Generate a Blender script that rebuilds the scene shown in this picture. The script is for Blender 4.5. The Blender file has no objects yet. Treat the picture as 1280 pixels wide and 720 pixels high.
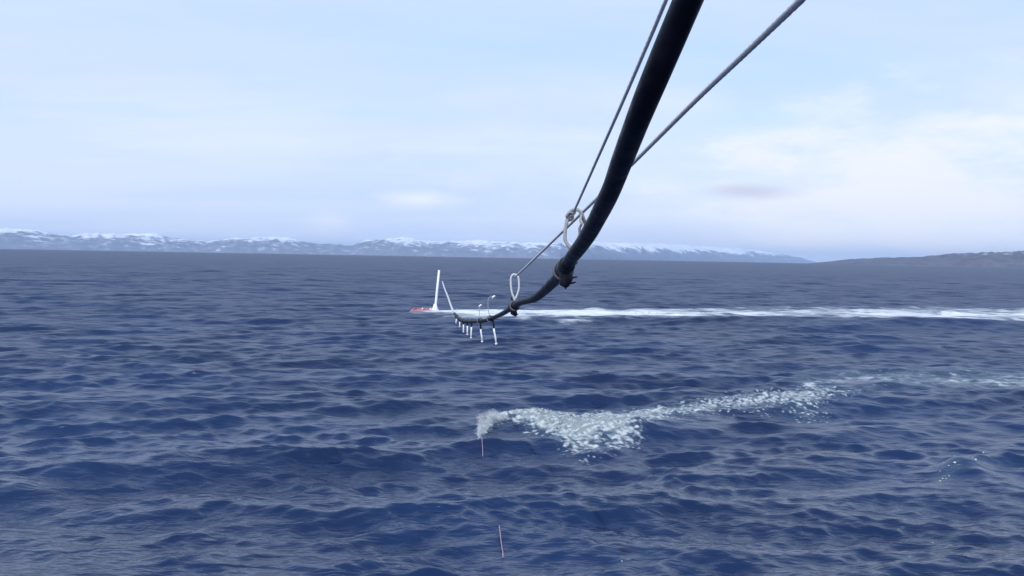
import bpy, bmesh, math, random
import numpy as np
from mathutils import Vector, Matrix

random.seed(7)
rng = np.random.default_rng(11)
S = bpy.context.scene
C = S.collection
R = math.radians

# ------------------------------------------------------------------ camera, sky, sun, exposure
CAM_H = 6.0
FPX = 640 / math.tan(R(30))                    # focal length in photo pixels (1280 wide)
PITCH, ROLL = R(2.02), R(1.03)
cam_d = bpy.data.cameras.new('camera')
cam = bpy.data.objects.new('camera', cam_d); C.objects.link(cam)
cam_d.sensor_fit = 'HORIZONTAL'; cam_d.angle = R(60)
cam_d.clip_start = 0.05; cam_d.clip_end = 200000
CAM_M = Matrix.Translation((0, 0, CAM_H)) @ Matrix.Rotation(R(90) - PITCH, 4, 'X') @ Matrix.Rotation(ROLL, 4, 'Z')
cam.matrix_world = CAM_M
S.camera = cam
SKY_A, SKY_B, SKY_C = (6.1, 7.1, 9.6), (7.2, 7.9, 9.6), (8.5, 8.75, 9.6)

SUN_EL, SUN_AZ = R(40), R(-158)                # azimuth from +Y, clockwise: behind the left shoulder
w = bpy.data.worlds.new('World'); S.world = w; w.use_nodes = True
nt = w.node_tree; nt.nodes.clear()
def N(t, typ, **kw):
    n = t.nodes.new(typ)
    for k, v in kw.items(): setattr(n, k, v)
    return n
def L(t, a, b): t.links.new(a, b)
def math_node(t, op, a, b=None, c=None, clamp=False):
    n = N(t, 'ShaderNodeMath', operation=op, use_clamp=clamp)
    for i, v in enumerate((a, b, c)):
        if v is None: continue
        if hasattr(v, 'links'): L(t, v, n.inputs[i])
        else: n.inputs[i].default_value = v
    return n.outputs[0]
def map_range(t, v, a, b, c=0.0, d=1.0, smooth=True):
    n = N(t, 'ShaderNodeMapRange', interpolation_type='SMOOTHSTEP' if smooth else 'LINEAR')
    L(t, v, n.inputs[0])
    for i, x in enumerate((a, b, c, d)):
        if hasattr(x, 'links'): L(t, x, n.inputs[i + 1])
        else: n.inputs[i + 1].default_value = x
    return n.outputs[0]
def mix_rgb(t, fac, a, b):
    n = N(t, 'ShaderNodeMix', data_type='RGBA')
    for v, i in ((fac, 0), (a, 6), (b, 7)):
        if hasattr(v, 'links'): L(t, v, n.inputs[i])
        else: n.inputs[i].default_value = v if i == 0 else (*v, 1)
    return n.outputs[2]
def noise(t, vec, scale, detail=3, rough=0.5, dist=0.0):
    n = N(t, 'ShaderNodeTexNoise')
    n.inputs['Scale'].default_value = scale; n.inputs['Detail'].default_value = detail
    n.inputs['Roughness'].default_value = rough; n.inputs['Distortion'].default_value = dist
    if vec is not None: L(t, vec, n.inputs['Vector'])
    return n.outputs[0]
def mapping(t, vec, scale=(1, 1, 1), loc=(0, 0, 0), rot=(0, 0, 0)):
    n = N(t, 'ShaderNodeMapping')
    n.inputs['Scale'].default_value = scale; n.inputs['Location'].default_value = loc; n.inputs['Rotation'].default_value = rot
    L(t, vec, n.inputs['Vector']); return n.outputs[0]

sky = N(nt, 'ShaderNodeTexSky', sky_type='NISHITA', sun_disc=False)
sky.sun_elevation = SUN_EL; sky.sun_rotation = SUN_AZ
sky.air_density = 1.0; sky.dust_density = 0.3; sky.ozone_density = 2.0
bg = N(nt, 'ShaderNodeBackground'); bg.inputs['Strength'].default_value = 0.105
out = N(nt, 'ShaderNodeOutputWorld')
tc = N(nt, 'ShaderNodeTexCoord'); sep = N(nt, 'ShaderNodeSeparateXYZ')
L(nt, tc.outputs['Generated'], sep.inputs[0])
dz = math_node(nt, 'MAXIMUM', sep.outputs[2], 0.0)
den = math_node(nt, 'ADD', dz, 0.11)
comb = N(nt, 'ShaderNodeCombineXYZ')                            # a flat cloud layer seen from below
L(nt, math_node(nt, 'DIVIDE', sep.outputs[0], den), comb.inputs[0])
L(nt, math_node(nt, 'DIVIDE', sep.outputs[1], den), comb.inputs[1])
cl = mapping(nt, comb.outputs[0], (0.55, 0.95, 1), (3.1, 0.4, 0), (0, 0, R(9)))
n1 = noise(nt, cl, 0.75, 6, 0.52, 0.35)
n2 = noise(nt, mapping(nt, comb.outputs[0], (0.8, 2.6, 1), (1.7, 5.2, 0)), 1.1, 5, 0.55, 0.2)
def spot(az, el, raz, rel, soft=1.0):
    """a cloud's extent on the sky: 1 at its middle, 0 at its rim, with a ragged edge"""
    d = Vector((math.sin(R(az)), math.cos(R(az)), 0))
    e = N(nt, 'ShaderNodeVectorMath', operation='DOT_PRODUCT'); L(nt, tc.outputs['Generated'], e.inputs[0]); e.inputs[1].default_value = (d.y, -d.x, 0)
    u = math_node(nt, 'DIVIDE', e.outputs['Value'], math.sin(R(raz)))
    v = math_node(nt, 'DIVIDE', math_node(nt, 'SUBTRACT', sep.outputs[2], math.sin(R(el))), math.sin(R(rel)))
    q = math_node(nt, 'SQRT', math_node(nt, 'ADD', math_node(nt, 'MULTIPLY', u, u), math_node(nt, 'MULTIPLY', v, v)))
    front = N(nt, 'ShaderNodeVectorMath', operation='DOT_PRODUCT'); L(nt, tc.outputs['Generated'], front.inputs[0]); front.inputs[1].default_value = (d.x, d.y, 0)
    q = math_node(nt, 'ADD', q, math_node(nt, 'MULTIPLY', math_node(nt, 'SUBTRACT', rag, 0.5), 1.6))
    return math_node(nt, 'MULTIPLY', map_range(nt, q, 1.0 + .25 * soft, 1.0 - .9 * soft), math_node(nt, 'GREATER_THAN', front.outputs['Value'], 0.0))
rag = noise(nt, mapping(nt, tc.outputs['Generated'], (9, 9, 26)), 1.0, 6, 0.6)
veil = map_range(nt, n1, 0.36, 0.66, 0.35, 0.95)
wisp = map_range(nt, n2, 0.56, 0.76, 0.0, 0.22)
low = map_range(nt, dz, 0.02, 0.26, 0.85, 0.25)                  # thin cloud thickens towards the horizon
fac = math_node(nt, 'MAXIMUM', math_node(nt, 'ADD', veil, wisp), low, clamp=True)
fac = math_node(nt, 'MULTIPLY', fac, map_range(nt, dz, 0.12, 0.52, 0.95, 0.35))
bank = spot(23, 3.6, 25, 8.5, 1.0)                                # broad white bank to the right
fac = math_node(nt, 'MAXIMUM', fac, bank)
cloud_n = noise(nt, mapping(nt, comb.outputs[0], (0.35, 0.9, 1), (8, 2, 0)), 0.8, 4, 0.5)
cloud_col = mix_rgb(nt, map_range(nt, cloud_n, 0.35, 0.65), SKY_A, SKY_B)
cloud_col = mix_rgb(nt, math_node(nt, 'MULTIPLY', bank, 0.9), cloud_col, SKY_C)
clear = mix_rgb(nt, map_range(nt, dz, 0.15, 0.6, 0.15, 0.5), mix_rgb(nt, map_range(nt, dz, 0.2, 0.5), (4.9, 7.0, 10.3), (3.6, 6.0, 10.8)), sky.outputs[0])
final = mix_rgb(nt, fac, clear, cloud_col)
for az_, el_, ra_, re_, k_, col_ in ((-6.0, 3.55, 3.4, .7, .85, (8.6, 8.9, 9.6)), (-11.6, 1.9, 1.9, .9, .5, (8.4, 8.8, 9.6)), (15.0, 4.35, 3.6, .6, .9, (5.9, 6.2, 7.6)),
                                 (-9, 8.8, 8, .8, .55, (5.0, 7.1, 10.4)), (14.5, 8.8, 5, .9, .6, (5.3, 7.3, 10.4)), (-24, 8.2, 5, .6, .4, (5.2, 7.1, 10.3)), (-17, 6.0, 9, 1.2, .35, (7.4, 8.2, 9.9)), (9.5, 1.7, 6.5, 1.0, .45, (5.6, 6.8, 9.2)), (-3, 6.8, 5, .5, .35, (8.0, 8.5, 9.8))):
    final = mix_rgb(nt, math_node(nt, 'MULTIPLY', spot(az_, el_, ra_, re_), k_), final, col_)
L(nt, final, bg.inputs['Color']); L(nt, bg.outputs[0], out.inputs[0])

sd = bpy.data.lights.new('sun', 'SUN'); sd.energy = 2.7; sd.angle = R(0.8); sd.color = (1.0, 0.96, 0.91)
sun = bpy.data.objects.new('sun', sd); C.objects.link(sun)
to_sun = Vector((math.sin(SUN_AZ) * math.cos(SUN_EL), math.cos(SUN_AZ) * math.cos(SUN_EL), math.sin(SUN_EL)))
sun.rotation_euler = to_sun.to_track_quat('Z', 'Y').to_euler(); sun.location = (0, 0, 60)

S.view_settings.view_transform = 'Standard'; S.view_settings.look = 'None'
S.view_settings.exposure = 0.15; S.view_settings.gamma = 1.0; S.view_settings.use_curve_mapping = False
S.render.engine = 'CYCLES'
S.cycles.max_bounces = 6; S.cycles.volume_bounces = 2
S.cycles.use_denoising = True

# ------------------------------------------------------------------ helpers
def ray(px, py):
    d = Vector(((px - 640) / FPX, -(py - 360) / FPX, -1.0))
    return CAM_M.to_3x3() @ d                                   # unit depth along the view axis
def at(px, py, depth): return Vector((0, 0, CAM_H)) + ray(px, py) * depth
def on_sea(px, py, z=0.0):
    d = ray(px, py); return Vector((0, 0, CAM_H)) + d * ((CAM_H - z) / -d.z)

def catmull(pts, n):
    """n samples per span through the points (any dimension)."""
    P = np.array([list(p) for p in pts], float)
    P = np.vstack([2 * P[0] - P[1], P, 2 * P[-1] - P[-2]])
    o = []
    for i in range(1, len(P) - 2):
        p0, p1, p2, p3 = P[i - 1:i + 3]
        for k in range(n):
            t = k / n
            o.append(0.5 * (2 * p1 + (p2 - p0) * t + (2 * p0 - 5 * p1 + 4 * p2 - p3) * t * t + (3 * p1 - p0 - 3 * p2 + p3) * t ** 3))
    o.append(P[-2]); return np.array(o)
def resample(P, step):
    d = np.r_[0, np.cumsum(np.linalg.norm(np.diff(P, axis=0), axis=1))]
    m = max(3, int(d[-1] / step) + 1); s = np.linspace(0, d[-1], m)
    return np.stack([np.interp(s, d, P[:, i]) for i in range(P.shape[1])], 1), s
def frames(P):
    T = np.gradient(P, axis=0); T /= np.linalg.norm(T, axis=1)[:, None] + 1e-12
    ref = Vector((0.31, 0.2, 0.93)); n = ref - Vector(T[0]) * ref.dot(Vector(T[0])); n.normalize()
    A, B = [], []
    for t in T:
        t = Vector(t); n = (n - t * n.dot(t)).normalized()
        A.append(n.copy()); B.append(t.cross(n))
    return np.array(A), np.array(B)
def tube_data(P, rad, sides=12, lobes=None, lay=None):
    """rad scalar or per-ring; lobes (count, depth) gives laid-rope strands twisting once per `lay` metres."""
    P = np.asarray(P, float); A, B = frames(P); m = len(P)
    rad = np.broadcast_to(np.asarray(rad, float), (m,))
    s = np.r_[0, np.cumsum(np.linalg.norm(np.diff(P, axis=0), axis=1))]
    V = []
    for i in range(m):
        th = np.arange(sides) * 2 * math.pi / sides
        r = rad[i] * np.ones(sides)
        if lobes: r = rad[i] * (1 - lobes[1] * (1 - np.abs(np.cos(lobes[0] / 2 * (th - s[i] / lay * 2 * math.pi)))))
        V.append(P[i] + A[i] * (r * np.cos(th))[:, None] + B[i] * (r * np.sin(th))[:, None])
    V = np.vstack(V); F = []
    for i in range(m - 1):
        for k in range(sides):
            k2 = (k + 1) % sides
            F.append((i * sides + k, i * sides + k2, (i + 1) * sides + k2, (i + 1) * sides + k))
    F.append(tuple(range(sides - 1, -1, -1))); F.append(tuple((m - 1) * sides + k for k in range(sides)))
    return [tuple(v) for v in V], F
class MB:
    def __init__(s): s.v, s.f = [], []
    def add(s, vf):
        o = len(s.v); s.v += vf[0]; s.f += [tuple(i + o for i in f) for f in vf[1]]; return s
    def tube(s, P, rad, sides=12, **k): return s.add(tube_data(P, rad, sides, **k))
    def build(s, name, m, parent=None, smooth=True):
        me = bpy.data.meshes.new(name); me.from_pydata(s.v, [], s.f); me.update()
        bm = bmesh.new(); bm.from_mesh(me); bmesh.ops.recalc_face_normals(bm, faces=bm.faces); bm.to_mesh(me); bm.free()
        me.polygons.foreach_set('use_smooth', [smooth] * len(me.polygons))
        me.materials.append(m)
        o = bpy.data.objects.new(name, me); C.objects.link(o)
        if parent:
            o.parent = parent; o.matrix_parent_inverse = parent.matrix_world.inverted()
        return o
def tag(o, label=None, cat=None, group=None, kind=None):
    for k, v in (('label', label), ('category', cat), ('group', group), ('kind', kind)):
        if v: o[k] = v
    return o
def empty(name, loc):
    o = bpy.data.objects.new(name, None); C.objects.link(o); o.location = loc; o.matrix_world = Matrix.Translation(loc); return o
def mat(name):
    m = bpy.data.materials.new(name); m.use_nodes = True
    t = m.node_tree; b = t.nodes['Principled BSDF']; return m, t, b
def grid_mesh(name, V, nu, nv, wrap=False):
    """V (nu*nv,3) laid out row-major; quads between neighbours."""
    me = bpy.data.meshes.new(name)
    i = np.arange(nu - 1)[:, None] * nv
    j = np.arange(nv if wrap else nv - 1)[None, :]
    j2 = (j + 1) % nv
    q = np.stack([i + j, i + j2, i + nv + j2, i + nv + j], -1).reshape(-1, 4).astype(np.int32)
    me.vertices.add(len(V)); me.vertices.foreach_set('co', np.ascontiguousarray(V, np.float32).ravel())
    me.loops.add(q.size); me.loops.foreach_set('vertex_index', q.ravel())
    me.polygons.add(len(q)); me.polygons.foreach_set('loop_start', np.arange(0, q.size, 4, dtype=np.int32))
    me.polygons.foreach_set('use_smooth', np.ones(len(q), bool))
    me.update(calc_edges=True); return me
def sstep(a, b, x):
    t = np.clip((x - a) / (b - a), 0, 1); return t * t * (3 - 2 * t)
def vnoise(x, y, seed):
    """cheap value noise, vectorised"""
    def h(i, j):
        n = (i * 374761393 + j * 668265263 + seed * 974634777) & 0xffffffff
        n = ((n ^ (n >> 13)) * 1274126177) & 0xffffffff
        return ((n ^ (n >> 16)) & 0xffff) / 65535.0
    xi, yi = np.floor(x).astype(np.int64), np.floor(y).astype(np.int64)
    fx, fy = x - xi, y - yi; fx = fx * fx * (3 - 2 * fx); fy = fy * fy * (3 - 2 * fy)
    return (h(xi, yi) * (1 - fx) + h(xi + 1, yi) * fx) * (1 - fy) + (h(xi, yi + 1) * (1 - fx) + h(xi + 1, yi + 1) * fx) * fy
def fbm(x, y, seed, octv=5):
    s = np.zeros_like(x); a = 0.5; tot = 0
    for o in range(octv):
        s += a * vnoise(x * 2 ** o, y * 2 ** o, seed + o); tot += a; a *= 0.5
    return s / tot
EARTH = 6.371e6

# ------------------------------------------------------------------ sea
def foam_line(X, Y, pts):
    """max over a polyline of (1 - distance/radius); pts = (point, radius across x, radius along y, strength)"""
    best = np.zeros_like(X)
    for (a, ax, ay, s0), (b, bx, by, s1) in zip(pts[:-1], pts[1:]):
        rx, ry = max(ax, bx), max(ay, by)
        x0, x1 = min(a.x, b.x) - rx, max(a.x, b.x) + rx
        y0, y1 = min(a.y, b.y) - ry, max(a.y, b.y) + ry
        idx = np.nonzero((X > x0) & (X < x1) & (Y > y0) & (Y < y1))[0]
        if not len(idx): continue
        x, y = X[idx], Y[idx]; dx, dy = b.x - a.x, b.y - a.y
        t = np.clip(((x - a.x) * dx + (y - a.y) * dy) / (dx * dx + dy * dy + 1e-9), 0, 1)
        ex = (x - a.x - t * dx) / (ax + (bx - ax) * t); ey = (y - a.y - t * dy) / (ay + (by - ay) * t)
        f = np.clip(1 - np.hypot(ex, ey), 0, 1) * (s0 + (s1 - s0) * t)
        best[idx] = np.maximum(best[idx], f)
    return best

def fpts(rows): return [(on_sea(px, py), rx, ry, s) for px, py, rx, ry, s in rows]
WAKE = fpts([(517, 391, 1.2, 3, .75), (540, 391, 1.5, 4, 1.3), (556, 392, 1.5, 4, 1.6), (600, 393, 4, 10, 2.0), (700, 394, 5, 12.5, 2.0), (820, 394, 5, 13, 1.7),
             (1000, 393.5, 6, 18, 1.3), (1280, 394.5, 8, 22, 1.15), (1700, 396, 10, 20, .8)])
ARM = fpts([(601, 541, .30, .6, 1.6), (618, 529, .45, 1.4, 1.8), (650, 523, .9, 2.4, 2.2), (690, 524, 1.2, 3.0, 2.0)])
PATCH = fpts([(684, 534, 1.1, 3.8, 1.7), (722, 539, 1.3, 4.4, 1.8), (762, 535, 1.3, 4.2, 1.7), (812, 522, 1.1, 3.0, 1.5)])
TAIL = fpts([(805, 517, 1.0, 2.6, 1.3), (870, 510, 1.0, 2.4, .9), (930, 507, 1.1, 3.0, .78), (985, 503, 1.5, 4.6, 1.05), (1040, 491, 1.5, 4.2, .85)])
FAINT = fpts([(1010, 478, 1.5, 5, .65), (1080, 472, 2, 6, .72), (1160, 474, 2, 6.5, .66), (1240, 476, 2, 7, .78), (1400, 478, 2, 7, .8)])
CREST = fpts([(1160, 608, .35, .5, .6), (1200, 588, .6, 1.0, .95), (1228, 576, .4, .7, .8)])
CREST2 = fpts([(765, 710, .25, .3, .6), (812, 696, .35, .4, .75)])
CREST3 = fpts([(1135, 694, .3, .4, .7), (1185, 670, .35, .45, .75)])

th_d = np.linspace(R(-41), R(41), 980)
th_c = np.linspace(R(41), R(319), 90)[1:-1]
TH = np.r_[th_d, th_c]
rr = [1.0]
while rr[-1] < 60000:
    r = rr[-1]
    if r < 11: st = 0.8
    elif r < 1000: st = max(0.085, 0.0044 * r)
    else: st = r * min(0.05, 0.0044 + 0.02 * (r - 1000) / 4000)
    rr.append(r + st)
RR = np.array(rr); DR = np.gradient(RR)
nu, nv = len(RR), len(TH)
X0 = (RR[:, None] * np.sin(TH)[None, :]); Y0 = (RR[:, None] * np.cos(TH)[None, :])
Xf, Yf = X0.ravel(), Y0.ravel()
wake = foam_line(Xf, Yf, WAKE)
near = np.maximum(foam_line(Xf, Yf, ARM), np.maximum(foam_line(Xf, Yf, PATCH), foam_line(Xf, Yf, TAIL)))
faint = foam_line(Xf, Yf, FAINT)
crest = np.maximum(foam_line(Xf, Yf, CREST), np.maximum(foam_line(Xf, Yf, CREST2), foam_line(Xf, Yf, CREST3)))
faint = np.maximum(faint, crest * 0.55)

# a wind sea: directional spectrum summed in world space (trochoidal)
comps = []
WIND = R(-78)                                                   # travel direction from +x: towards the camera, a little left
NC = 170
for i in range(NC):
    lam = 0.28 * (11.0 / 0.28) ** ((i + rng.random()) / NC)
    spread = 0.26 + 0.46 * (1 - min(1, lam / 6))
    th = WIND + rng.normal() * spread
    k = 2 * math.pi / lam
    slope = 0.0245 * (1.35 if 0.4 < lam < 1.7 else 1.0)
    if lam > 3: slope *= (3 / lam) ** 0.5
    comps.append((lam, k, th, slope / k, rng.random() * 2 * math.pi))
DX = np.zeros((nu, nv), np.float32); DY = np.zeros_like(DX); DZ = np.zeros_like(DX)
UNRES = np.zeros(nu)
Xs, Ys = X0.astype(np.float32), Y0.astype(np.float32)
# wave groups: patches of rougher and calmer water
grp = (0.62 + 0.76 * fbm(X0[: np.searchsorted(RR, 1500)] / 14.0, Y0[: np.searchsorted(RR, 1500)] / 14.0, 5, 3)).astype(np.float32)
grp_s = (0.30 + 1.4 * fbm(X0[: len(grp)] / 5.0 + 40, Y0[: len(grp)] / 4.0, 15, 4)).astype(np.float32)   # gusts: rippled and slick patches
for lam, k, th, a, ph in comps:
    wgt = sstep(2.1, 4.2, lam / DR)
    UNRES += (1 - wgt ** 2) * 0.5 * (a * k) ** 2
    m = int(np.nonzero(wgt > 0.01)[0].max()) + 1 if (wgt > 0.01).any() else 0
    m = min(m, len(grp))
    if m < 3: continue
    cx, cy = math.cos(th), math.sin(th)
    q = ((Xs[:m] * np.float32(k * cx)) + Ys[:m] * np.float32(k * cy) + np.float32(ph))
    A = (a * wgt[:m])[:, None].astype(np.float32) * (grp if lam > 1.6 else grp_s)[:m]
    DZ[:m] += A * np.cos(q)
    lean = A * np.cos(q) * np.float32(0.0 if lam < .45 else 0.45 if lam < 1.2 else 0.85 if lam < 5 else 0.5)          # crests lean the way they run
    DX[:m] += lean * np.float32(cx); DY[:m] += lean * np.float32(cy)
    s = A * np.sin(q) * np.float32(0.8 if lam > .9 else 0.35)
    DX[:m] -= s * np.float32(cx); DY[:m] -= s * np.float32(cy)
DX *= np.float32(.84); DY *= np.float32(.84)
# churned water inside the foam: short steep lumps in every direction
nr = near.reshape(nu, nv); hi = int(np.searchsorted(RR, 60))
ch = np.clip(nr[:hi] * 1.6, 0, 1).astype(np.float32)
for i in range(46):
    lam = 0.22 * (1.1 / 0.22) ** rng.random(); k = 2 * math.pi / lam; th = rng.random() * 6.283
    q = Xs[:hi] * np.float32(k * math.cos(th)) + Ys[:hi] * np.float32(k * math.sin(th)) + np.float32(rng.random() * 6.28)
    DZ[:hi] += ch * np.float32(0.065 / k) * np.cos(q)
# the breaking ridges that carry the foam
def bump(px, py, sx, sy, h, rot=0.0):
    c = on_sea(px, py); x = X0[:hi2] - c.x; y = Y0[:hi2] - c.y
    u = x * math.cos(rot) + y * math.sin(rot); v = -x * math.sin(rot) + y * math.cos(rot)
    return (h * np.exp(-(u / sx) ** 2 - (v / sy) ** 2)).astype(np.float32)
hi2 = int(np.searchsorted(RR, 190))
for a in ((745, 536, 3.0, 2.2, .34, .1), (640, 526, 1.5, .9, .26, .1), (985, 508, 2.6, 1.7, .26, .25), (900, 513, 2.4, 1.3, .16, .1),
          (1205, 588, .9, .45, .42, .45), (1230, 600, 1.0, .8, .2, -.5), (300, 570, 4.2, 1.5, .22, .05), (760, 690, 3.4, 1.1, .2, -.05),
          (1080, 407, 26, 3.6, .42, .02), (1250, 410, 18, 3.6, .40, .0), (930, 404, 16, 3.2, .25, .03), (340, 632, 3.2, 1.1, .2, .1), (620, 668, 2.6, .8, .16, 0)):
    DZ[:hi2] += bump(*a)
wk = np.clip(wake.reshape(nu, nv), 0, 1)
DZ += (0.16 * wk).astype(np.float32)
V = np.stack([Xf + DX.ravel(), Yf + DY.ravel(), DZ.ravel() - (Xf ** 2 + Yf ** 2) / (2 * EARTH)], 1)
sea_me = grid_mesh('sea', V, nu, nv, wrap=True)
unres = np.repeat(UNRES, nv)
for nm, arr in (('wake', wake), ('churn', near), ('faint', faint), ('unresolved', unres)):
    at_ = sea_me.attributes.new(nm, 'FLOAT', 'POINT'); at_.data.foreach_set('value', arr.astype(np.float32))

m_sea, t, b = mat('sea_water')
pos = N(t, 'ShaderNodeNewGeometry').outputs['Position']
def attr(nm):
    a = N(t, 'ShaderNodeAttribute'); a.attribute_name = nm; return a.outputs['Fac']
un = attr('unresolved')
p2 = mapping(t, pos, (0.38, 1.0, 1.0), rot=(0, 0, R(8)))
h = math_node(t, 'MULTIPLY', noise(t, p2, 2.6, 3, 0.55, 0.5), 0.085)
h = math_node(t, 'ADD', h, math_node(t, 'MULTIPLY', noise(t, p2, 8.0, 3, 0.55, 0.3), 0.014))
far_w = map_range(t, un, 0.004, 0.02, 0, 1)
h_far = math_node(t, 'MULTIPLY', noise(t, mapping(t, pos, (0.4, 1, 1), rot=(0, 0, R(6))), 0.5, 4, 0.6), 0.5)
h = math_node(t, 'ADD', h, math_node(t, 'MULTIPLY', h_far, far_w))
bp = N(t, 'ShaderNodeBump'); bp.inputs['Strength'].default_value = 1.0; bp.inputs['Distance'].default_value = 1.0
L(t, h, bp.inputs['Height'])
# foam
fw = math_node(t, 'MULTIPLY', attr('wake'), map_range(t, noise(t, mapping(t, pos, (0.3, 1, 1)), 0.16, 3, 0.5), 0.35, 0.65, 0.62, 1.2))
wn = noise(t, mapping(t, pos, (0.35, 1, 1)), 0.8, 6, 0.65)
f_w = map_range(t, math_node(t, 'ADD', math_node(t, 'MULTIPLY', fw, 0.55), math_node(t, 'MULTIPLY_ADD', wn, 2.1, -0.55)), 0.56, 1.30, 0, 0.90)
fc = attr('churn')
vo = N(t, 'ShaderNodeTexVoronoi', feature='SMOOTH_F1'); vo.inputs['Scale'].default_value = 5.5
L(t, pos, vo.inputs['Vector'])
cn = noise(t, pos, 7.0, 5, 0.65)
cn2 = noise(t, pos, 1.1, 3, 0.5)
cell = math_node(t, 'SUBTRACT', math_node(t, 'ADD', math_node(t, 'MULTIPLY_ADD', cn, 0.8, 0.30), math_node(t, 'MULTIPLY', cn2, 0.5)), math_node(t, 'MULTIPLY', vo.outputs['Distance'], 0.85))
f_c = map_range(t, math_node(t, 'ADD', math_node(t, 'MULTIPLY', fc, 0.44), cell), 0.74, 1.16, 0, 0.82)
ff = attr('faint')
f_f = map_range(t, math_node(t, 'ADD', math_node(t, 'MULTIPLY', ff, 0.40), noise(t, mapping(t, pos, (0.5, 1, 1)), 2.2, 6, 0.7)), 0.70, 0.98, 0, 0.7)
f_w = math_node(t, 'MULTIPLY', f_w, map_range(t, attr('wake'), 0.0, 0.12))
f_c = math_node(t, 'MULTIPLY', f_c, map_range(t, fc, 0.0, 0.15))
foam = math_node(t, 'MAXIMUM', f_w, math_node(t, 'MAXIMUM', f_c, f_f))
foam = math_node(t, 'MULTIPLY', foam, math_node(t, 'GREATER_THAN', math_node(t, 'ADD', fw, math_node(t, 'ADD', fc, ff)), 0.002))
aer = map_range(t, math_node(t, 'ADD', math_node(t, 'ADD', fw, fc), ff), 0.0, 1.2, 0.0, 0.75)
murk = map_range(t, noise(t, pos, 0.09, 3, 0.5), 0.35, 0.65)
deep = mix_rgb(t, murk, (0.0036, 0.0150, 0.056), (0.0058, 0.0225, 0.078))
body = mix_rgb(t, aer, deep, (0.075, 0.135, 0.17))
foam_col = mix_rgb(t, f_c, (0.80, 0.83, 0.84), mix_rgb(t, map_range(t, math_node(t, 'SUBTRACT', math_node(t, 'ADD', cn, 0.22), math_node(t, 'MULTIPLY', vo.outputs['Distance'], 0.6)), 0.36, 0.66), (0.13, 0.175, 0.165), (0.60, 0.64, 0.61)))
L(t, mix_rgb(t, foam, body, foam_col), b.inputs['Base Color'])
rough_w = math_node(t, 'POWER', math_node(t, 'MULTIPLY', un, 1.6), 0.25)
rough_w = math_node(t, 'MAXIMUM', math_node(t, 'MULTIPLY', rough_w, 0.78), 0.19)
L(t, math_node(t, 'ADD', math_node(t, 'MULTIPLY', rough_w, math_node(t, 'SUBTRACT', 1.0, foam)), math_node(t, 'MULTIPLY', foam, 0.85)), b.inputs['Roughness'])
b.inputs['IOR'].default_value = 1.44
L(t, bp.outputs[0], b.inputs['Normal'])
sea_me.materials.append(m_sea)
sea = bpy.data.objects.new('sea', sea_me); C.objects.link(sea); tag(sea, kind='structure')

# ------------------------------------------------------------------ far mountains and headland
def az_of(px):
    d = ray(px, 322); return math.atan2(d.x, d.y)
def terrain(name, prof, r_mid, depth_m, nx, ny, seed, ridge, base_cut, rough_top=True, far_end=1.0):
    px = np.array([p[0] for p in prof], float); hp = np.array([p[1] for p in prof], float)
    az = np.array([az_of(p) for p in px])
    A = np.linspace(az[0], az[-1], nx); r_mid = r_mid * np.interp(A, [az_of(q) for q in (700, 1000)], [1, far_end]); Dn = np.linspace(0, 1, ny)
    peak = (np.interp(A, az, hp) + np.clip(np.interp(A, az, hp) / 12, 0, 1) * (2.6 * (fbm(A * 160, A * 0, seed + 7, 4) - .5) if rough_top else 0)) / FPX * r_mid                    # metres above the visible sea line
    drop = r_mid ** 2 / (2 * EARTH) - 2 * (CAM_H / (2 * EARTH)) ** .5 * 0
    Rr = r_mid[None] + (Dn[:, None] - 0.45) * depth_m
    AA = np.broadcast_to(A[None], (ny, nx)); RR_ = Rr
    x, y = RR_ * np.sin(AA), RR_ * np.cos(AA)
    sc = ridge
    nz = 1 - np.abs(2 * fbm(x / sc, y / sc, seed, 6) - 1)
    nz2 = fbm(x / (sc * 0.33), y / (sc * 0.33), seed + 40, 5)
    env = np.sin(np.clip(Dn, 0, 1) ** 0.8 * math.pi)[:, None] ** 0.7
    full = (peak + drop + base_cut)[None]
    z = full * env * (0.58 + 0.34 * nz ** 2 + 0.16 * (nz2 - .5))
    # bring each column's skyline to its surveyed height
    ang = (z - RR_ ** 2 / (2 * EARTH)) / RR_
    top = ang.max(0); want = (peak - 0.0) / r_mid - 0.0014
    corr = np.clip((want + drop / r_mid) / np.maximum(top + drop / r_mid, 1e-5), 0.3, 3.0)
    kern = np.ones(9) / 9; corr = np.convolve(np.pad(corr, 4, mode='edge'), kern, 'valid')
    z = z * corr[None]
    z = z - RR_ ** 2 / (2 * EARTH) - base_cut * 0.15
    V = np.stack([x, y, z], -1).reshape(-1, 3)
    me = grid_mesh(name, V, ny, nx)
    o = bpy.data.objects.new(name, me); C.objects.link(o); tag(o, kind='structure'); return o

MT = [(-160, 16), (-90, 21), (-40, 17), (0, 23), (40, 23), (62, 19), (80, 16), (110, 20), (150, 20), (190, 22), (215, 17), (260, 13.5), (290, 18), (320, 20.5),
      (360, 20.5), (378, 15), (410, 13.5), (440, 12.5), (457, 19), (480, 21), (505, 24), (530, 20), (560, 20), (600, 22), (640, 20), (690, 20), (730, 23),
      (770, 22), (820, 21), (850, 20), (890, 19), (920, 17), (950, 14), (975, 11), (1000, 7), (1020, 2)]
mts = terrain('mountains', MT, 32000, 9000, 1000, 90, 3, 1900, 20, far_end=1.7)
HL = [(1004, -2.5), (1015, 1.0), (1060, 6), (1100, 8.5), (1150, 10.5), (1180, 14), (1230, 16.5), (1280, 18), (1340, 19), (1420, 15), (1500, 17)]
hl = terrain('headland', HL, 13500, 2600, 500, 60, 21, 520, 4)

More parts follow.
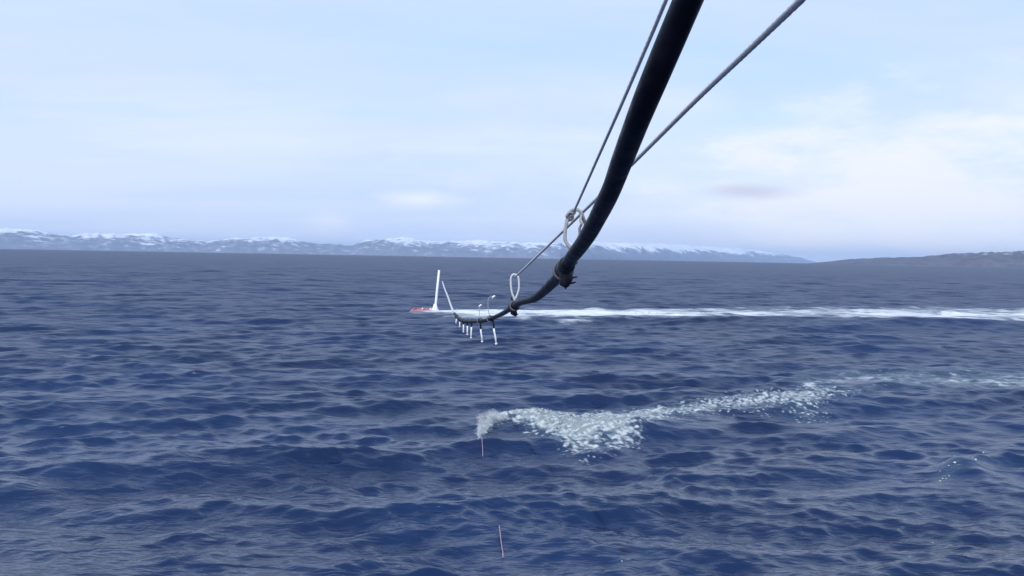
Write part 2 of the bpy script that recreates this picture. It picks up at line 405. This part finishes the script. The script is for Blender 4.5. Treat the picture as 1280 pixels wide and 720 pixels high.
def land_mat(name, rock_a, rock_b, snow_lo, snow_hi, nscale, amp, patch):
    m, t, b = mat(name)
    g = N(t, 'ShaderNodeNewGeometry'); pos = g.outputs['Position']
    s = N(t, 'ShaderNodeSeparateXYZ'); L(t, pos, s.inputs[0])
    nrm = N(t, 'ShaderNodeSeparateXYZ'); L(t, g.outputs['Normal'], nrm.inputs[0])
    n1 = noise(t, pos, nscale, 6, 0.6); n2 = noise(t, pos, nscale * 5, 5, 0.6)
    rock = mix_rgb(t, map_range(t, n2, 0.35, 0.65), rock_a, rock_b)
    up = map_range(t, math_node(t, 'ADD', s.outputs[2], math_node(t, 'MULTIPLY', math_node(t, 'SUBTRACT', n1, 0.5), amp)), snow_lo, snow_hi)
    steep = math_node(t, 'SUBTRACT', 1.0, map_range(t, nrm.outputs[2], 0.55, 0.95))
    cover = math_node(t, 'SUBTRACT', math_node(t, 'ADD', math_node(t, 'MULTIPLY', up, 0.62), math_node(t, 'MULTIPLY', math_node(t, 'SUBTRACT', n2, 0.5), 1.5)), math_node(t, 'MULTIPLY', steep, 0.30))
    L(t, mix_rgb(t, map_range(t, cover, patch, patch + 0.42), rock, (0.84, 0.87, 0.92)), b.inputs['Base Color'])
    b.inputs['Roughness'].default_value = 0.9
    return m
mts.data.materials.append(land_mat('snowy_rock', (0.13, 0.15, 0.20), (0.20, 0.215, 0.26), 180, 620, 0.0008, 700, 0.06))
hl.data.materials.append(land_mat('heath_and_rock', (0.070, 0.068, 0.090), (0.112, 0.106, 0.130), 20, 200, 0.0016, 160, 0.56))

# ------------------------------------------------------------------ materials for the gear
def simple(name, col, rough, var=0.25, nscale=30, bump_h=0.0, metal=0.0, spec=0.5):
    m, t, b = mat(name)
    tcn = N(t, 'ShaderNodeTexCoord').outputs['Object']
    n_ = noise(t, tcn, nscale, 4, 0.6)
    c0 = tuple(c * (1 - var) for c in col); c1 = tuple(min(1, c * (1 + var)) for c in col)
    L(t, mix_rgb(t, map_range(t, n_, 0.3, 0.7), c0, c1), b.inputs['Base Color'])
    L(t, map_range(t, n_, 0.3, 0.7, rough * 0.8, min(1, rough * 1.2)), b.inputs['Roughness'])
    b.inputs['Metallic'].default_value = metal; b.inputs['Specular IOR Level'].default_value = spec
    if bump_h:
        bn = N(t, 'ShaderNodeBump'); bn.inputs['Strength'].default_value = 1; bn.inputs['Distance'].default_value = bump_h
        L(t, noise(t, tcn, nscale * 6, 3), bn.inputs['Height']); L(t, bn.outputs[0], b.inputs['Normal'])
    return m
M_hose = simple('black_rubber', (0.006, 0.007, 0.014), 0.5, 0.35, 14, 0.0006, 0.0, 0.18)
M_black = simple('black_plastic', (0.009, 0.009, 0.014), 0.5, 0.3, 40)
M_white = simple('white_plastic', (0.80, 0.82, 0.84), 0.4, 0.05, 40)
M_rope = simple('weathered_rope', (0.68, 0.68, 0.67), 0.9, 0.18, 120, 0.001)
M_rope2 = simple('pale_rope', (0.58, 0.59, 0.60), 0.9, 0.25, 120, 0.001)
M_lash = simple('wet_dark_rope', (0.13, 0.13, 0.14), 0.8, 0.3, 120, 0.001)
M_pink = simple('faded_red_rope', (0.42, 0.29, 0.37), 0.8, 0.2, 60)
M_red = simple('red_paint', (0.34, 0.13, 0.17), 0.5, 0.25, 3)
M_churn = simple('grey_foam', (0.38, 0.42, 0.40), 0.6, 0.5, 4)
M_sling = simple('grey_rope', (0.34, 0.34, 0.35), 0.9, 0.2, 120, 0.001)
M_foam, t, b = mat('sea_foam')
fn = noise(t, N(t, 'ShaderNodeNewGeometry').outputs['Position'], 3.0, 4)
L(t, mix_rgb(t, map_range(t, fn, 0.35, 0.65), (0.45, 0.49, 0.51), (0.80, 0.82, 0.82)), b.inputs['Base Color'])
b.inputs['Roughness'].default_value = 0.6

# ------------------------------------------------------------------ spray boom: black hose with drop pipes
HD = 0.078                                                      # hose diameter
HOSE_PX = [(930, -175, 46), (893, -78, 41), (860, 0, 37), (806, 128, 32.5), (778, 200, 28), (760, 246, 24.5), (733, 297, 20), (713, 324, 17), (697, 347, 14.2),
           (670, 371.5, 10.6), (650, 378, 8.2), (638, 386, 6.8), (624, 394, 5.6), (606, 400.5, 4.8), (584, 401.8, 4.0), (574, 398.5, 3.6), (568, 392, 3.3)]
hp = [at(px, py, HD * FPX / wd) for px, py, wd in HOSE_PX]
hose_c = catmull(hp, 40)
def hose_at(px):
    """point and tangent on the hose nearest to a photo column"""
    inv = CAM_M.inverted()
    best = min(range(1, len(hose_c) - 1), key=lambda i: abs((lambda q: 640 + FPX * q.x / -q.z)(inv @ Vector(hose_c[i])) - px))
    return Vector(hose_c[best]), (Vector(hose_c[best + 1]) - Vector(hose_c[best - 1])).normalized()
def depth_of(p): return -(CAM_M.inverted() @ Vector(p)).z

boom = empty('spray_boom', hp[10])
tag(boom, 'long black hose boom with hanging drop pipes curving out over the sea', 'spray boom')
Pn, s_ = resample(hose_c, 0.045)
rad = HD / 2 * (1 + 0.02 * np.sin(s_ * 3.1) + 0.012 * np.sin(s_ * 11.0))
MB().tube(Pn, rad, 22).build('hose', M_hose, boom)
tail = catmull([hose_c[-1], at(564, 383, 27), at(559.5, 370, 29.5), at(555.5, 360, 31), at(553, 352, 32)], 14)
MB().tube(tail, np.linspace(HD / 2 * .85, .022, len(tail)), 10).build('end_pipe', M_rope2, boom)

def collar(px, width, r, name='collar', m=None):
    p, tg = hose_at(px); n = 8
    P = [p + tg * (width * (k / (n - 1) - .5)) for k in range(n)]
    rr_ = [r * .9, r, r * 1.03, r * .97, r * 1.02, r * 1.03, r, r * .9]
    return MB().tube(P, rr_, 16).build(name, m or M_black, boom)
# the seven far drop pipes: black hose stub above, white pipe below, white nozzle tip
for px, top_y, bx, by in ((615, 398, 620.5, 431), (599.5, 400.5, 602.8, 428), (589.5, 401, 588.8, 423), (584.5, 401, 584.2, 419), (579.5, 400.5, 579.3, 415.5),
                          (574.8, 398, 574.6, 409), (571, 395, 570, 404)):
    p, tg = hose_at(px); d = depth_of(p); big = px > 595
    collar(px, 0.11 if big else 0.09, HD * .66)
    e = at(bx, by, d); v = e - p
    k = .40 if big else .34
    a0 = p + Vector((0, 0, -HD * .3))
    wob = Vector((.012, 0, 0)) if big else Vector((0, 0, 0))
    pipe = MB().tube([a0, p + v * .2 + wob, p + v * k], [.023, .018, .018], 10).build('drop_pipe', M_black, boom)
    MB().tube([p + v * (k - .02), p + v * .55, p + v * .70 + wob * .4, p + v * .95], [.019, .018, .018, .018], 10).build('lower_pipe', M_white, pipe)
    MB().tube([p + v * .93, p + v * .965, p + v * 1.0], [.023, .027, .017], 10).build('nozzle', M_white, pipe)

# nearest clamp: black sleeve with a short hanging stub and cable-tie tails
p, tg = hose_at(706); d = depth_of(p)
collar(707, 0.30, HD * .66, 'sleeve'); collar(704, 0.10, HD * .76, 'binding')
MB().tube([at(704, 327, d - .05), at(707, 338, d - .07), at(708, 349, d - .07), at(706.5, 355, d - .06), at(709.5, 359, d - .06)], [.036, .046, .040, .036, .014], 12).build('hanging_stub', M_black, boom)
for pts in (((709, 346, d - .06), (715, 347, d - .07), (721.5, 346, d - .06)), ((709, 352, d - .06), (714, 354, d - .08), (719.5, 352.5, d - .1)),
            ((714, 328, d - .03), (718, 330.5, d - .02), (722, 328, d)), ((716, 322, d), (721, 323, d + .01), (724, 320.5, d + .02)), ((704, 354, d - .06), (706, 358, d - .06), (707.5, 361, d - .05))):
    MB().tube(catmull([at(*q) for q in pts], 5), np.linspace(.010, .004, 11), 7).build('cable_tie', M_black, boom)
# second clamp
p, tg = hose_at(642); d2 = depth_of(p)
collar(642.5, 0.30, HD * .70, 'sleeve'); collar(641.5, 0.14, HD * .88, 'binding')
MB().tube([at(643, 379, d2 - .04), at(641, 386, d2 - .06), at(642.5, 391, d2 - .06), at(645.5, 394.5, d2 - .05)], [.044, .054, .046, .020], 12).build('hanging_stub', M_black, boom)
for pts in (((642, 391, d2 - .05), (645, 393.5, d2 - .06), (648, 392.5, d2 - .05)), ((641, 376, d2 - .05), (639, 373, d2 - .06), (640.5, 371, d2 - .05))):
    MB().tube(catmull([at(*q) for q in pts], 5), np.linspace(.012, .006, 11), 7).build('cable_tie', M_black, boom)

# ------------------------------------------------------------------ ropes
RD = 0.021
def rope(name, pts, r, m, label, step=0.012, sides=9, group=None):
    P, _ = resample(catmull(pts, 16), step)
    o = MB().tube(P, r, sides, lobes=(3, .15), lay=r * 14).build(name, m)
    return tag(o, label, 'rope', group)
main = [at(1130, -126, 1.62), at(1001, 0, 2.2), at(930, 68, 2.75), at(866, 129, 3.4), at(790, 205, 4.4), at(744, 250, 5.2), at(712, 281, 6.2), at(680, 312, 7.6), at(657, 334, 9.0), at(644, 346, 10.0)]
rope('stay_rope', main, RD / 2, M_rope, 'grey stay rope slanting from the upper right behind the black hose', 0.02)
hang = [at(876, -95, 2.5), at(837, -10, 2.8), at(815, 42, 3.05), at(778, 128, 3.55), at(747, 198, 4.2), at(727, 243, 4.75), at(718, 263, 5.05)]
rope('hanging_rope', hang, .0075, M_rope, 'thin grey rope running down close to left edge of black hose', 0.012)
# big rope sling under the hanging rope: choked round the hose
ds = 5.15
sl = empty('rope_sling', at(713, 308, ds)); tag(sl, 'large grey rope sling tied round hose just above the horizon', 'rope sling', 'rope slings holding up the hose')
MB().tube(resample(catmull([at(713.5, 311, ds), at(710, 306, ds), at(706.8, 301, ds), at(706.3, 290, ds), at(708.6, 277, ds), at(711, 267, ds), at(716, 262.3, ds),
    at(723, 262.6, ds), at(727, 267, ds), at(730, 275, ds + .02), at(733, 284, ds + .06)], 10), .012)[0], .011, 9, lobes=(3, .15), lay=.15).build('loop', M_sling, sl)
MB().tube(resample(catmull([at(727, 268, ds), at(725.5, 276, ds - .02), at(727.5, 279.5, ds - .03), at(724.5, 285, ds - .02), at(724.5, 292, ds), at(722, 300, ds)], 8), .012)[0], .008, 8).build('tail', M_sling, sl)
k_ = MB()
for i, (x, y) in enumerate(((711.5, 268.5), (715.5, 265), (713, 272))):
    c = at(x, y, ds - .012 + .008 * i)
    k_.tube(resample(catmull([c + Vector((-.016, 0, -.012)), c + Vector((-.004, -.012, .012)), c + Vector((.014, 0, .010)), c + Vector((.010, .012, -.010)), c + Vector((-.012, .004, -.016))], 6), .008)[0], .008, 8)
k_.build('knot', M_sling, sl)
p, tg = hose_at(704); P = []
a_, b_ = frames(np.array([p - tg, p, p + tg]))
for i in range(90):                                             # lashing turns round the hose
    th = i / 89 * 3.4 * 2 * math.pi; q = p + tg * (.10 * (i / 89 - .5))
    P.append(q + (Vector(a_[1]) * math.cos(th) + Vector(b_[1]) * math.sin(th)) * (HD * .66 + .007))
MB().tube(P, .0075, 7).build('lashing', M_lash, sl)

# sling at the second clamp, then two small ones on the far drops
def small_sling(px, pts, r, label, m, knob=None):
    p, tg = hose_at(px); d = depth_of(p)
    o = empty('rope_sling', p); tag(o, label, 'rope sling', 'rope slings holding up the hose')
    MB().tube(resample(catmull([at(x, y, d) for x, y in pts], 10), .02)[0], r, 8).build('loop', m, o)
    P = []; a_, b_ = frames(np.array([p - tg, p, p + tg]))
    for i in range(60):
        th = i / 59 * 2.3 * 2 * math.pi; q = p + tg * (.09 * (i / 59 - .5))
        P.append(q + (Vector(a_[1]) * math.cos(th) + Vector(b_[1]) * math.sin(th)) * (HD * .70 + .008))
    MB().tube(P, .009, 7).build('lashing', M_lash, o)
    if knob:
        c = at(*knob, d); MB().tube([c + Vector((-.03, 0, -.03)), c + Vector((-.015, 0, 0)), c + Vector((.012, 0, .02)), c + Vector((.035, 0, .025))], [.010, .019, .019, .009], 9).build('shackle', M_white, o)
small_sling(643.5, [(643.5, 376), (642, 371), (640, 366), (638.6, 356), (638.8, 347), (641.5, 343), (645, 343.5), (648, 347), (648.8, 356), (648.2, 363), (645.8, 370), (644, 374)], .013,
            'middle rope sling with pale narrow loop at second dark clamp', M_rope2)
small_sling(613, [(612.5, 397), (611, 391), (610, 382), (610.5, 374), (613.5, 370.5), (617, 371.5)], .007, 'small rope sling above the longest white drop pipe', M_sling, (617, 371.5))
small_sling(600.5, [(600.5, 401), (599.5, 394), (599.3, 387), (600.3, 382)], .007, 'smallest rope sling above the second white drop pipe', M_sling, (600.3, 382.5))

# ------------------------------------------------------------------ boom vane: red float, white pole
vb = on_sea(543.5, 390)
vane = empty('boom_vane', vb); tag(vane, 'red float awash in the sea carrying a tall leaning white pole', 'boom vane')
px_m = vb.y / FPX                                               # metres per photo pixel at that range
mast_top = vb + Vector((4.6 * px_m, 0, 52.5 * px_m))
MB().tube([vb + Vector((0, 0, -.3)), vb + Vector((.05, 0, .4)), (vb + mast_top) / 2, mast_top], [.15, .13, .125, .115], 12).build('pole', M_white, vane)
MB().tube([vb + Vector((0, 0, -.25)), vb + Vector((.02, 0, .12)), vb + Vector((.03, 0, .5)), vb + Vector((.04, 0, .85))], [.55, .48, .24, .17], 14).build('base', M_white, vane)
fl = [vb + Vector((x, y, z)) for x, y, z in ((-2.75, .2, -.10), (-2.4, .15, -.02), (-1.9, .1, .02), (-1.2, 0, .03), (-.5, 0, .01), (.1, 0, -.04))]
MB().tube(fl, [.08, .23, .27, .28, .27, .20], 14).build('float_tube', M_red, vane)
fl = [q + Vector((0, 1.4, .06)) for q in fl]
MB().tube(fl, [.08, .22, .26, .26, .26, .20], 14).build('float_tube', M_red, vane)
for k in range(3):
    x = -2.2 + k * .85
    MB().tube([vb + Vector((x, -.1, .24)), vb + Vector((x, .5, .32)), vb + Vector((x, 1.4, .30))], [.07, .08, .07], 8).build('cross_bar', M_white if k else M_red, vane)

# faded red tow line dipping through the waves towards the camera
inv_i = {}
def sea_z(x, y):
    r = math.hypot(x, y); i = int(np.clip(np.searchsorted(RR, r), 1, nu - 1)); th = math.atan2(x, y)
    j = int(np.clip(np.searchsorted(th_d, th), 1, len(th_d) - 1)); return float(DZ[i, j])
tl = []
for k in range(60):
    f = k / 59; q = on_sea(599.5 + 30 * f, 548 + 152 * f)
    tl.append(Vector((q.x, q.y, sea_z(q.x, q.y) + (.05 if f < .12 or .80 < f < .97 else -.07) + .02 * math.sin(f * 40 + 1.0))))
rope('tow_line', tl, .010, M_pink, 'faded red tow line dipping in and out of the waves below the splash', 0.03, 7)

# ------------------------------------------------------------------ spray, foam lumps
ico = bmesh.new(); bmesh.ops.create_icosphere(ico, subdivisions=1, radius=1.0)
IV = np.array([v.co[:] for v in ico.verts]); IF = np.array([[v.index for v in f.verts] for f in ico.faces]); ico.free()
OV = np.array([(1, 0, 0), (-1, 0, 0), (0, 1, 0), (0, -1, 0), (0, 0, 1), (0, 0, -1)], float)
OF = np.array([(0, 2, 4), (2, 1, 4), (1, 3, 4), (3, 0, 4), (2, 0, 5), (1, 2, 5), (3, 1, 5), (0, 3, 5)])
def lumps(name, P, sc, m, base=(IV, IF), jit=.25, flat=.75):
    BV, BF = base; n = len(P)
    if n == 0: return None
    rad_ = sc[:, None, None] * (1 + jit * rng.normal(size=(n, len(BV), 1)))
    a = rng.random(n) * 6.283; ca, sa = np.cos(a), np.sin(a)
    st = np.stack([1 + .5 * rng.random(n), .7 + .4 * rng.random(n), flat * (.7 + .6 * rng.random(n))], 1)
    v = BV[None] * rad_ * st[:, None, :]
    v = np.stack([v[..., 0] * ca[:, None] - v[..., 1] * sa[:, None], v[..., 0] * sa[:, None] + v[..., 1] * ca[:, None], v[..., 2]], -1) + P[:, None, :]
    f = (BF[None] + (np.arange(n) * len(BV))[:, None, None]).reshape(-1, 3).astype(np.int32)
    me = bpy.data.meshes.new(name); me.vertices.add(n * len(BV)); me.vertices.foreach_set('co', v.astype(np.float32).ravel())
    me.loops.add(f.size); me.loops.foreach_set('vertex_index', f.ravel()); me.polygons.add(len(f))
    me.polygons.foreach_set('loop_start', np.arange(0, f.size, 3, dtype=np.int32)); me.polygons.foreach_set('use_smooth', np.ones(len(f), bool))
    me.update(calc_edges=True); me.materials.append(m)
    o = bpy.data.objects.new(name, me); C.objects.link(o); return o
def pick(field, n, thr, gate_scale, seed, gate=.5):
    w_ = np.clip(field - thr, 0, 2) ** 1.2
    area = (np.repeat(RR * DR, nv) * np.where(np.tile(np.r_[np.ones(len(th_d)), np.zeros(len(th_c))], nu) > 0, 1, 0))
    idx0 = np.nonzero(w_ > 0)[0]
    g = fbm(Xf[idx0] / gate_scale, Yf[idx0] / gate_scale, seed, 4)
    pr = w_[idx0] * area[idx0] * sstep(gate, gate + .15, g); pr /= pr.sum()
    return rng.choice(idx0, n, p=pr)
i1 = pick(near, 2600, .3, .4, 31, .45)
P1 = V[i1] + rng.normal(size=(len(i1), 3)) * (.05, .08, .012) + (0, 0, .01)
o = lumps('crest_foam', P1, .007 + .022 * rng.random(len(i1)) ** 2.5, M_churn)
tag(o, 'speckled white foam churned on the nearer wave crest', 'foam', kind='stuff')
i2 = pick(wake, 300, .9, 4.0, 77, .45)
P2 = V[i2] + rng.normal(size=(len(i2), 3)) * (.25, .5, .03) + (0, 0, .02)
o = lumps('wake_foam', P2, .035 + .06 * rng.random(len(i2)) ** 2, M_foam, (OV, OF))
tag(o, 'bright white wake foam trailing right behind the boom vane', 'foam', kind='stuff')
i3 = pick(crest, 16, .3, .3, 5, .40)
P3 = V[i3] + (0, 0, .03) + rng.normal(size=(len(i3), 3)) * (.06, .08, .015)
o = lumps('foam_flecks', P3, .010 + .028 * rng.random(len(i3)) ** 2, M_foam)
tag(o, 'loose white foam flecks on the small wave crests nearest the camera', 'foam', kind='stuff')
# thin curtain of spray thrown up at the left end of the churned crest
sp = []
for k in range(16000):
    u = rng.random() ** 1.2; x = 598 + 38 * u
    base = 549 - 25 * min(1, u * 1.9) ** .7; top = 516 - 2.5 * math.sin(u * 3.1) + 5 * u + 9 * (float(vnoise(np.array([x / 4.]), np.array([.5]), 3)[0]) - .35)
    f = rng.random() ** 1.15; y = base + (top - base) * f
    d_ = .35 + .65 * float(vnoise(np.array([x / 5.5 + 3]), np.array([y / 13.]), 9)[0])
    if rng.random() > d_ * (1 - .55 * u) * (1 - .75 * f ** 3): continue
    q = on_sea(x, base + 9); dd = depth_of(q) + rng.normal() * .3
    sp.append(at(x + rng.normal() * (.7 + 1.6 * f), y + rng.normal() * 1.6 - (7 * rng.random() ** 6), dd))
for k in range(420):
    x = 597.5 + 4 * rng.random(); y = 536 + 24 * rng.random(); sp.append(at(x, y, depth_of(on_sea(600, 552)) + rng.normal() * .1))
sp = np.array([list(q) for q in sp])
o = lumps('splash_spray', sp, .0045 + .006 * rng.random(len(sp)) ** 2, M_foam, (OV, OF), .1, 1.0)
tag(o, 'fine curtain of white spray at the left end of the crest', 'spray', kind='stuff')

# ------------------------------------------------------------------ the air
hz_me = bpy.data.meshes.new('haze'); bm = bmesh.new(); bmesh.ops.create_cube(bm, size=1.0)
low_z = float(V[:, 2].min()) - 1.0; top_z = max(float(np.max([v.co.z for v in mts.data.vertices])), 20.0) + 15
for v in bm.verts: v.co = Vector((v.co.x * 150000, v.co.y * 150000, low_z if v.co.z < 0 else top_z))
bm.to_mesh(hz_me); bm.free()
hz, t, b = mat('haze'); t.nodes.remove(b)
pv = N(t, 'ShaderNodeVolumePrincipled'); pv.inputs['Color'].default_value = (0.58, 0.76, 1.0, 1); pv.inputs['Density'].default_value = 2.2e-5; pv.inputs['Anisotropy'].default_value = 0.0
L(t, pv.outputs[0], [n for n in t.nodes if n.type == 'OUTPUT_MATERIAL'][0].inputs['Volume'])
hz_me.materials.append(hz); hzo = bpy.data.objects.new('haze', hz_me); C.objects.link(hzo); tag(hzo, kind='stuff', label='thin pale sea haze over the whole bay', cat='haze')
hzo.display_type = 'WIRE'
